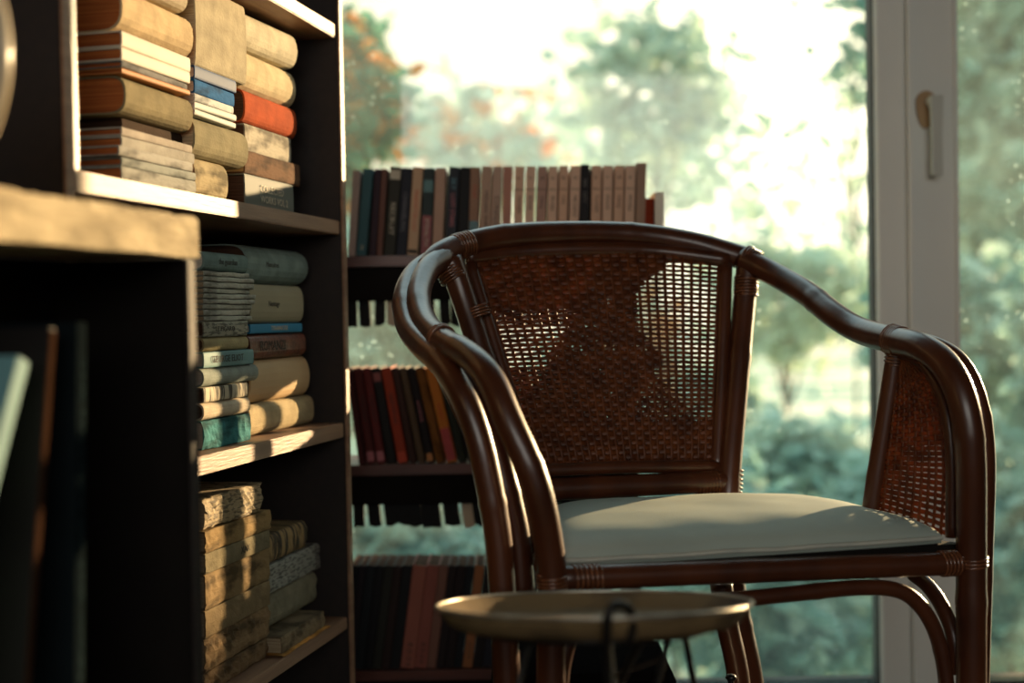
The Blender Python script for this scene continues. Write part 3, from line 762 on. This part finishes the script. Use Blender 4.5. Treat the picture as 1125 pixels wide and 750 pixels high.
pole('arm_pole', PP([(984, 375, 1.73), (1020, 379, 1.69), (1052, 398, 1.665), (1072, 438, 1.65), (1081, 500, 1.65), (1079, 600, 1.66), (1076, 700, 1.665)]), .0145, True)
pole('panel_frame', PP([(988, 388, 1.71), (1012, 398, 1.66), (1034, 430, 1.62), (1045, 490, 1.60), (1046, 590, 1.60)]), .0085)
pole('arm_strut', PP([(985, 382, 1.71), (972, 465, 1.715), (958, 555, 1.72), (954, 592, 1.725)]), .0130)
# seat frame
pole('front_rail', PP([(598, 636, 1.462), (820, 627, 1.525), (1067, 618, 1.59)]), .0148)
pole('seat_side_rail', PP([(598, 620, 1.47), (600, 590, 1.65), (600, 566, 1.82)]), .0130)
pole('seat_side_rail', PP([(1066, 612, 1.60), (950, 586, 1.76), (808, 566, 1.89)]), .0130)
pole('seat_back_rail', PP([(600, 566, 1.82), (700, 563, 1.855), (806, 560, 1.895)]), .0130)
pole('arched_brace', PP([(612, 790, 1.46), (620, 720, 1.465), (640, 682, 1.47), (690, 666, 1.485), (800, 659, 1.515), (880, 651, 1.54), (945, 645, 1.56), (985, 648, 1.57), (1008, 662, 1.575), (1026, 690, 1.58), (1037, 730, 1.583), (1043, 790, 1.585)]), .0098)
pole('side_brace', PP([(1003, 630, 1.68), (1020, 644, 1.655), (1036, 668, 1.63), (1048, 700, 1.61), (1052, 740, 1.605)]), .0098)
pole('side_brace', PP([(600, 620, 1.70), (598, 650, 1.62), (600, 700, 1.53), (602, 760, 1.50)]), .0098)
pole('arm_strut', PP([(500, 405, 1.60), (532, 455, 1.565), (553, 525, 1.55), (568, 590, 1.55), (574, 650, 1.55)]), .0165)
pole('arm_strut', PP([(470, 375, 1.66), (520, 480, 1.67), (568, 590, 1.68)]), .0110)
# bindings
def bnd(a, b, r, **k):
    A, B = loc(P(*a)), loc(P(*b)); binding((A+B)/2, B-A, r, **k)
bnd((498, 272, 1.925), (520, 266, 1.945), .0175, n=6, pitch=.005)
bnd((490, 290, 1.905), (502, 312, 1.90), .0185, n=5)
bnd((520, 330, 1.90), (528, 355, 1.895), .0182, n=4)
bnd((478, 366, 1.63), (492, 378, 1.58), .0165, n=3)
bnd((818, 282, 2.03), (832, 290, 2.02), .0180, n=6)
bnd((820, 305, 2.02), (819, 325, 2.015), .0170, n=6, pitch=.005)
bnd((976, 371, 1.72), (992, 376, 1.69), .0185, n=5)
bnd((985, 386, 1.71), (983, 400, 1.712), .0125, n=4)
bnd((803, 510, 1.925), (801, 545, 1.912), .0170, n=6, pitch=.0065)
bnd((762, 531, 1.90), (790, 529, 1.91), .0155, n=7, pitch=.0055)
bnd((1035, 619, 1.583), (1054, 618, 1.588), .0140, n=6, pitch=.005)
bnd((628, 635, 1.47), (662, 634, 1.48), .0140, n=6, pitch=.006)
bnd((1067, 608, 1.587), (1067, 622, 1.588), .0178, n=3)
bnd((606, 628, 1.458), (607, 650, 1.458), .0162, n=4)

# woven panels
def weave(name, S_, nu, nv, rh, rb_, amp, hole=None, r_st=.0021):
    """rows of strands across u woven over stakes running along v"""
    m = MB(); ns = nu*4
    def frame(u, v):
        p = S_(u, v); e = 1e-3
        du = (S_(min(1, u+e), v)-S_(max(0, u-e), v)); dv = (S_(u, min(1, v+e))-S_(u, max(0, v-e)))
        return p, du.cross(dv).normalized(), dv.normalized()
    for j in range(nv):
        v = (j+.5)/nv; vs = []; fs = []
        for i in range(ns+1):
            u = i/ns; p, n_, w = frame(u, v)
            ph = math.pi*(u*nu) + (math.pi if j % 2 else 0)
            hh = rh*(hole(u, v, j, i) if hole else 1)
            c = p + n_*(amp*math.sin(ph)) + w*(.0006*noise.noise(Vector((u*30, v*90, 1))))
            for k in range(6):
                a = 2*math.pi*k/6; vs.append(c + w*(math.cos(a)*hh) + n_*(math.sin(a)*rb_))
        for i in range(ns):
            for k in range(6):
                k2 = (k+1) % 6; fs.append((i*6+k, i*6+k2, i*6+6+k2, i*6+6+k))
        m.add(vs, fs)
    for i in range(nu):
        u = (i+.5)/nu
        m.tube([S_(u, t/10) for t in range(11)], r_st*1.0, 6)
    return m.build(name, M_WICK, ch, True)
TL, TR, BR, BL = PP([(520, 284, 1.95), (795, 284, 2.03), (785, 514, 1.92), (587, 518, 1.835)])
nb = (TR-TL).cross(BL-TL).normalized()
def Sback(u, v):
    a = TL.lerp(TR, u); b = BL.lerp(BR, u); p = a.lerp(b, v)
    if p is None: p = a
    bulge_ = .022*(1-(2*u-1)**2)
    p = p + Vector((0, 1, 0))*bulge_*(.9-.5*v) + Vector((0, 0, 1))*(.010*(1-(2*u-1)**2)*(1-v)**2)
    return p
def hb(u, v, j, i):
    d = abs(u-.47)/.27 + abs(v-.50)/.36            # centre diamond woven tighter
    nz = noise.noise(Vector((u*6, v*6, 3)))
    if d < 1:
        if j % 5 == 0 and (i//8) % 2 == (j//5) % 2 and i % 8 in (2, 3, 6, 7): return .95
        return 1.8
    if v > .78 or v < .03: return 1.9
    if u > (.80-.9*min(v, .18) if v < .5 else .64+max(0, v-.5)*.9): return 1.14 + .10*nz + max(0, v-.5)*.9
    if v < .26: return 2.1
    if u < .34: return 1.36 + .2*nz + max(0, v-.5)*1.6
    return 1.6
weave('woven_back', Sback, 27, 46, .0023, .0011, .0013, hb, .0027)
ra = [loc(P(*a)) for a in [(986, 392, 1.71), (972, 465, 1.715), (958, 560, 1.72)]]
rbp = [loc(P(*a)) for a in [(1000, 392, 1.67), (1042, 455, 1.61), (1046, 592, 1.60)]]
def quad(pts, t):
    a, b, c = pts; t2 = t
    return a*(2*(t2-.5)*(t2-1)) + b*(4*t2*(1-t2)) + c*(2*t2*(t2-.5))
weave('woven_side', lambda u, v: quad(ra, v).lerp(quad(rbp, v), u), 11, 40, .0021, .0011, .0013, lambda u, v, j, i: 1.5+.25*noise.noise(Vector((u*6, v*9, 3))), .0022)
la = [loc(P(*a)) for a in [(492, 400, 1.58), (529, 505, 1.53), (548, 632, 1.515)]]
lb = [loc(P(*a)) for a in [(520, 395, 1.66), (566, 480, 1.74), (598, 606, 1.78)]]
weave('woven_side', lambda u, v: quad(la, v).lerp(quad(lb, v), u), 14, 40, .0024, .0011, .0022, lambda u, v, j, i: 1.4, .0022)

# seat base under the cushion
sb_ = [loc(P(*a)) for a in [(600, 620, 1.475), (1060, 606, 1.60), (806, 560, 1.88), (602, 560, 1.82)]]
zlo = loc(P(800, 625, 1.52)).z; zhi = loc(P(800, 612, 1.52)).z - .003
m = MB(); m.add([(p.x, p.y, z) for z in (zlo, zhi) for p in sb_], [(3, 2, 1, 0), (4, 5, 6, 7), (0, 1, 5, 4), (1, 2, 6, 5), (2, 3, 7, 6), (3, 0, 4, 7)])
m.build('seat_base', M_BLK, ch)
# cushion
cF = [loc(P(*a)) for a in [(586, 600, 1.475), (1046, 596, 1.595), (900, 560, 1.88), (596, 560, 1.82)]]
zc = loc(P(800, 612, 1.52)).z
for q in cF: q.z = zc
def cush():
    n = 40; vs = []; fs = []
    def uvp(u, v):
        # rounded-corner mapping
        uu = u*(1-.035*v**4*(abs(u)**4)); vv = v*(1-.05*u**4*(abs(v)**4))
        a = cF[0].lerp(cF[1], (uu+1)/2); b = cF[3].lerp(cF[2], (uu+1)/2)
        return a.lerp(b, (vv+1)/2)
    for j in range(n+1):
        for i in range(n+1):
            u = math.sin(math.pi/2*(-1+2*i/n)); v = math.sin(math.pi/2*(-1+2*j/n))
            p = uvp(u, v)
            d = max(0, (1-abs(u)**(2.8 if u > 0 else 7)))*max(0, (1-abs(v)**4))
            p.z += .008 + .031*d**.42
            p.z += .0015*noise.noise(Vector((p.x*14, p.y*14, 0)))
            vs.append(p)
    for j in range(n):
        for i in range(n): a = j*(n+1)+i; fs.append((a, a+1, a+n+2, a+n+1))
    # underside
    per = [i for i in range(n+1)] + [(j)*(n+1)+n for j in range(1, n+1)] + [n*(n+1)+i for i in range(n-1, -1, -1)] + [j*(n+1) for j in range(n-1, 0, -1)]
    k0 = len(vs)
    for q in per:
        p = Vector(vs[q]); p.z = zc-.002; vs.append(p)
    L_ = len(per)
    for a in range(L_): b = (a+1) % L_; fs.append((per[a], k0+a, k0+b, per[b]))
    fs.append(tuple(range(k0, k0+L_))[::-1])
    m = MB(); m.add(vs, fs); co = m.build('seat_cushion', M_CUSH, ch, True)
    pm = MB(); ring = [Vector(vs[q]) + Vector((0, 0, -.003)) for q in per]; ring.append(ring[0])
    pm.tube(ring, .0032, 6, False); pm.build('piping', M_PIPE, co, True)
cush()

# ============================================================ TRAY TABLE
tc_ = P(652, 664, 1.22); TRAD = .150
tt = empty('tray_table', (tc_.x, tc_.y, 0))
tag(tt, 'round worn metal tray on a black folding wire stand in front of the chair', 'tray table')
ht = tc_.z; tl = Matrix.Rotation(R(-8.0), 3, 'X')
def place(m, zz=ht):
    m.v = [tuple((tl @ Vector(v)) + Vector((0, 0, zz))) for v in m.v]; return m
prof = [(.0001, -.017), (.128, -.017), (.137, -.012), (.147, .0), (.1505, .0015), (.1505, -.001), (.140, -.0145), (.130, -.0195), (.0001, -.0195)]
tray = place(lathe(prof, 72)).build('tray', M_TRAY, tt, True)
rm = MB(); rp = [Vector((.1505*math.cos(2*math.pi*k/72), .1505*math.sin(2*math.pi*k/72), .001)) for k in range(73)]
rm.tube(rp, .0022, 8, False); place(rm).build('rolled_rim', M_TRIM, tray, True)
def wire(name, pts, r=.0038, k=8, parent=tt):
    m = MB(); m.tube(spline(pts, k), r, 8); return m.build(name, M_IRON, parent, True)
def T3(px, py, Y): return P(px, py, Y) - Vector((tc_.x, tc_.y, 0))
# hooked leg at the front (the hook rises over the rim)
wire('hooked_leg', [T3(672, 790, 1.075), T3(668, 730, 1.07), T3(667, 690, 1.062), T3(670, 670, 1.062), T3(680, 664, 1.068), T3(691, 669, 1.074), T3(695, 685, 1.078), T3(693, 703, 1.08)], .0042)
for (a, b, c) in (((582, 700, 1.17), (570, 750, 1.15), (552, 850, 1.12)), ((706, 700, 1.17), (682, 750, 1.2), (640, 860, 1.3)), ((752, 698, 1.25), (757, 722, 1.26), (766, 770, 1.28)), ((735, 700, 1.2), (726, 735, 1.2), (700, 850, 1.2)), ((668, 705, 1.10), (676, 760, 1.13), (700, 860, 1.18))):
    p = [T3(*a), T3(*b), T3(*c)]
    d = p[2]-p[1]; e = p[2] + d*((p[2].z-.004)/-d.z if d.z < 0 else 0); p.append(e)
    wire('leg', p, .0034)
rg = MB(); rp = [Vector((.105*math.cos(2*math.pi*k/48), .105*math.sin(2*math.pi*k/48), -.0232)) for k in range(49)]
rg.tube(rp, .0032, 8, False); place(rg).build('support_ring', M_IRON, tt, True)

# dark stool whose top shows under the tray, and a lidded steel pot by it
zst = P(690, 737, 1.75).z
stl = empty('footstool', (P(640, 700, 1.75).x, 1.85, 0))
tag(stl, 'dark low footstool with rounded edge half hidden under the tray table', 'footstool')
w_ = P(742, 737, 1.75).x - stl.location.x
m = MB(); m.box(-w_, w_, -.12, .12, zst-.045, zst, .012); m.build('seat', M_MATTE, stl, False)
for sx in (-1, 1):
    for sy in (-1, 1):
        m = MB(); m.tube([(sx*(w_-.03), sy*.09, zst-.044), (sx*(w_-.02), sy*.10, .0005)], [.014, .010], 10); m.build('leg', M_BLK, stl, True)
zp = P(803, 741, 1.72).z; pp = P(803, 741, 1.72)
pot = empty('steel_pot', (pp.x, 1.72, 0)); tag(pot, 'grey steel pot with domed lid just showing below the chair seat', 'pot')
zb = zp-.12
lathe([(.0001, 0), (.05, 0), (.055, .01), (.055, zb), (.050, zb+.004)], 36).build('pot_body', M_STEEL, pot, True)
lathe([(.052, zb+.0045), (.045, zb+.05), (.030, zb+.09), (.012, zb+.104), (.0001, zb+.107)], 36).build('lid', M_STEEL, pot, True)
lathe([(.004, zb+.106), (.0045, zb+.112), (.008, zb+.116), (.006, zb+.120), (.0001, zb+.121)], 16).build('lid_knob', M_IRON, pot, True)

# ============================================================ GARDEN
GZ = -1.3
mb = MB(); n = 40
vs = []
for j in range(n+1):
    for i in range(n+1):
        x = -40+80*i/n; y = 3.0+60*j/n
        vs.append((x, y, GZ+.15*noise.noise(Vector((x*.2, y*.2, 0)))))
fs = [(j*(n+1)+i, j*(n+1)+i+1, (j+1)*(n+1)+i+1, (j+1)*(n+1)+i) for j in range(n) for i in range(n)]
mb.add(vs, fs); g = mb.build('garden_ground', M_LAWN); g['kind'] = 'structure'
def leafm(name, c1, c2, tr=.55):
    return mat(name, c1, .5, c2, 1.2, trans=tr)
LT = leafm('leaf_teal', (.28, .43, .36), (.13, .26, .22))
LG = leafm('leaf_green', (.16, .36, .22), (.06, .18, .12))
LP = leafm('leaf_sunlit', (.55, .66, .52), (.30, .45, .38))  # paler leaf copy, sunlight on the leaves put into its colour
LO = leafm('leaf_orange', (.75, .30, .06), (.5, .16, .03))
def tree(name, label, px, py, Y, rx, ry, n, size, m, seed, grp, cat='tree', clump=14, m2=None, n2=0):
    r = random.Random(seed); c = P(px, py, Y); sx = rx*Y/F_PX; sz = ry*Y/F_PX; sy = min(sx, sz)*.8
    root = empty(name, (c.x, c.y, GZ)); tag(root, label, cat, grp)
    cl = []
    for k in range(clump):
        a = r.uniform(0, 2*math.pi); b = math.acos(r.uniform(-1, 1)); q = r.uniform(.35, .85)
        cl.append((q*sx*math.sin(b)*math.cos(a), q*sy*math.sin(b)*math.sin(a), q*sz*math.cos(b)+c.z-GZ, r.uniform(.28, .5)))
    def leaves(n):
        vs = []; fs = []
        for k in range(n):
            x, y, z, q = r.choice(cl)
            px_ = Vector((x+r.gauss(0, q*sx*.5), y+r.gauss(0, q*sy*.5), z+r.gauss(0, q*sz*.5)))
            if px_.z < .05: px_.z = .05+r.random()*.1
            d = Vector((r.gauss(0, 1), r.gauss(0, 1), r.gauss(0, .6)-.4)).normalized(); w = d.orthogonal().normalized()
            w = Matrix.Rotation(r.uniform(0, 6.28), 3, d) @ w; nn = d.cross(w)
            s = size*r.uniform(.6, 1.3); b = len(vs)
            vs += [px_, px_+d*s*.35+w*s*.30, px_+d*s*.75+w*s*.2, px_+d*s, px_+d*s*.75-w*s*.2, px_+d*s*.35-w*s*.30, px_+d*s*.5+nn*s*.08]
            fs += [(b, b+1, b+6), (b+1, b+2, b+6), (b+2, b+3, b+6), (b+3, b+4, b+6), (b+4, b+5, b+6), (b+5, b, b+6)]
        q = MB(); q.v = [tuple(v) for v in vs]; q.f = fs
        me = bpy.data.meshes.new('foliage'); me.from_pydata(q.v, [], q.f); return me
    link('foliage', leaves(n), m, root)
    if m2: link('autumn_sunlit_foliage', leaves(n2), m2, root)
    t = MB(); t.tube([(0, 0, -.05), (.03, .02, (c.z-GZ)*.5), (0, 0, c.z-GZ)], [max(.02, sx*.03), max(.015, sx*.02), .01], 8)
    for k, (x, y, z, q) in enumerate(cl[:7]):
        t.tube([(0, 0, (c.z-GZ)*(.35+.08*k)), (x*.5, y*.5, ((c.z-GZ)*(.35+.08*k)+z)*.5+.05), (x, y, z)], [.018, .012, .006], 5)
    t.build('trunk', M_BARK, root, True)
GT = 'trees in the garden outside the window'
tree('tree', 'dark green tree with orange autumn leaves at the left edge of the glass', 375, 130, 6.5, 60, 120, 1700, .13, LG, 1, GT, m2=LO, n2=900)
tree('shrub', 'orange leaved shrub added as warm glow behind the right half of the chair back', 700, 400, 7.5, 42, 90, 260, .15, LO, 77, 'shrubs in the garden outside the window', 'shrub', 20, m2=LP, n2=160)  # made-up shrub whose leaf colour gives the weave holes an orange glow
tree('tree', 'teal leafy tree behind the right half of the top book row', 715, 95, 12, 100, 100, 210, .24, LT, 2, GT, clump=26, m2=LP, n2=420)
tree('tree', 'tall teal tree filling the upper right pane beside the mullion', 1110, 110, 11, 100, 250, 1500, .26, LT, 3, GT, clump=40, m2=LP, n2=1000)
tree('tree', 'thin branches of teal leaves beside the window mullion near its top', 935, 30, 15, 55, 90, 130, .26, LT, 5, GT)
tree('tree', 'loose pale tree just above the right chair arm', 860, 320, 13, 110, 75, 800, .26, LP, 6, GT, clump=34)
tree('tree', 'pale amber leaved tree glowing behind the left half of the book row', 530, 150, 13, 120, 70, 360, .22, LP, 7, GT, m2=LO, n2=120, clump=30)
tree('tree', 'wide sparse tree whose leaves mottle the bright sky in the upper middle', 650, 180, 17, 260, 110, 550, .36, LP, 8, GT, clump=40)
tree('tree', 'sparse tree far behind the mullion and the right chair arm', 960, 230, 19, 200, 190, 320, .36, LP, 9, GT, clump=40)
GB = 'shrubs in the garden outside the window'
sh = [(420, 360, 6.2, 90, 100), (610, 470, 7.2, 120, 110), (850, 640, 5.6, 95, 110), (735, 600, 6.6, 80, 120), (985, 650, 6.9, 90, 130), (1105, 600, 5.8, 90, 150), (440, 620, 5.2, 100, 120), (625, 740, 5.2, 90, 100), (1070, 380, 9, 110, 110), (1185, 420, 7.4, 60, 180), (900, 530, 8.6, 110, 70), (770, 470, 9.5, 90, 70)]
lb_ = ['leafy teal shrub seen between the window bookcase boards at left', 'teal shrub behind the middle of the chair back', 'pale teal shrub seen below the seat between the chair legs', 'teal shrub behind the seat and lower chair back', 'green shrub behind the right arm panel near the mullion', 'pale shrub low in the right hand pane beside the armchair', 'dark teal shrub behind the bottom shelf books', 'low shrub behind the tray table', 'shrub with pale leaves at mid height of the right hand pane', 'teal shrub at the far right edge of the glass', 'loose green shrub right above the seat cushion', 'pale shrub between the chair back post and the seat cushion']
for k, (a, b, c, d, e) in enumerate(sh):
    tree('shrub', lb_[k], a, b, c, d, e, 1500, .16 if c < 7 else .19, [LT, LP, LT][k % 3], 20+k, GB, 'shrub', 20, m2=LP, n2=900)
tree('blocker', 'added unseen sun-shading hedge just beyond the right edge of the glass', 1330, 347, 5.8, 150, 78, 6500, .09, LG, 60, GB, 'blocker', 60)  # added out of view to block low sun from the lower shelves

# ============================================================ LIGHT
w = bpy.data.worlds.new('sky'); S.world = w; w.use_nodes = True
nt = w.node_tree; bg = nt.nodes['Background']
tc = nt.nodes.new('ShaderNodeTexCoord'); sx = nt.nodes.new('ShaderNodeSeparateXYZ'); cr = nt.nodes.new('ShaderNodeValToRGB')
nt.links.new(tc.outputs['Generated'], sx.inputs[0]); nt.links.new(sx.outputs['Z'], cr.inputs['Fac'])
e = cr.color_ramp.elements; e[0].position = 0; e[0].color = (.30, .252, .19, 1); e[1].position = .75; e[1].color = (.50, .68, .76, 1)
x = cr.color_ramp.elements.new(.32); x.color = (.31, .27, .205, 1)
# glow of the hazy sky around the brightest gap in the garden trees
vd = nt.nodes.new('ShaderNodeVectorMath'); vd.operation = 'DOT_PRODUCT'
gd = (P(865, 120, 10)-CAM).normalized(); vd.inputs[1].default_value = gd
nt.links.new(tc.outputs['Generated'], vd.inputs[0])
mx_ = nt.nodes.new('ShaderNodeMath'); mx_.operation = 'MAXIMUM'; mx_.inputs[1].default_value = 0
vd2 = nt.nodes.new('ShaderNodeVectorMath'); vd2.operation = 'DOT_PRODUCT'
vd2.inputs[1].default_value = (P(560, 40, 10)-CAM).normalized()*.987; nt.links.new(tc.outputs['Generated'], vd2.inputs[0])
m2x = nt.nodes.new('ShaderNodeMath'); m2x.operation = 'MAXIMUM'; nt.links.new(vd.outputs['Value'], m2x.inputs[0]); nt.links.new(vd2.outputs['Value'], m2x.inputs[1])
pw_ = nt.nodes.new('ShaderNodeMath'); pw_.operation = 'POWER'; pw_.inputs[1].default_value = 90
nt.links.new(m2x.outputs[0], mx_.inputs[0]); nt.links.new(mx_.outputs[0], pw_.inputs[0])
gm = nt.nodes.new('ShaderNodeMix'); gm.data_type = 'RGBA'; gm.blend_type = 'ADD'; gm.inputs[0].default_value = 1
gc = nt.nodes.new('ShaderNodeMix'); gc.data_type = 'RGBA'; gc.inputs[6].default_value = (0, 0, 0, 1); gc.inputs[7].default_value = (.9, .76, .57, 1)
nt.links.new(pw_.outputs[0], gc.inputs[0])
nt.links.new(cr.outputs['Color'], gm.inputs[6]); nt.links.new(gc.outputs[2], gm.inputs[7])
nt.links.new(gm.outputs[2], bg.inputs['Color']); bg.inputs['Strength'].default_value = 3.6
AZ, EL = R(42.0), R(7.5)
sd = bpy.data.lights.new('sun', 'SUN'); so = bpy.data.objects.new('sun', sd); C.objects.link(so)
sd.energy = 15; sd.angle = R(.6); sd.color = (1, .66, .36)
dirn = Vector((math.sin(AZ)*math.cos(EL), math.cos(AZ)*math.cos(EL), math.sin(EL)))
so.rotation_euler = dirn.to_track_quat('Z', 'Y').to_euler()
# added soft fill light from behind the camera, no known source there
al = bpy.data.lights.new('rear_fill', 'AREA'); ao = bpy.data.objects.new('rear_fill', al); C.objects.link(ao)
al.shape = 'RECTANGLE'; al.size = 2.7; al.size_y = 1.2; al.energy = 42; al.color = (.97, .97, .92)
ao.location = (.2, -2.97, 1.72); ao.rotation_euler = (R(78), 0, 0)
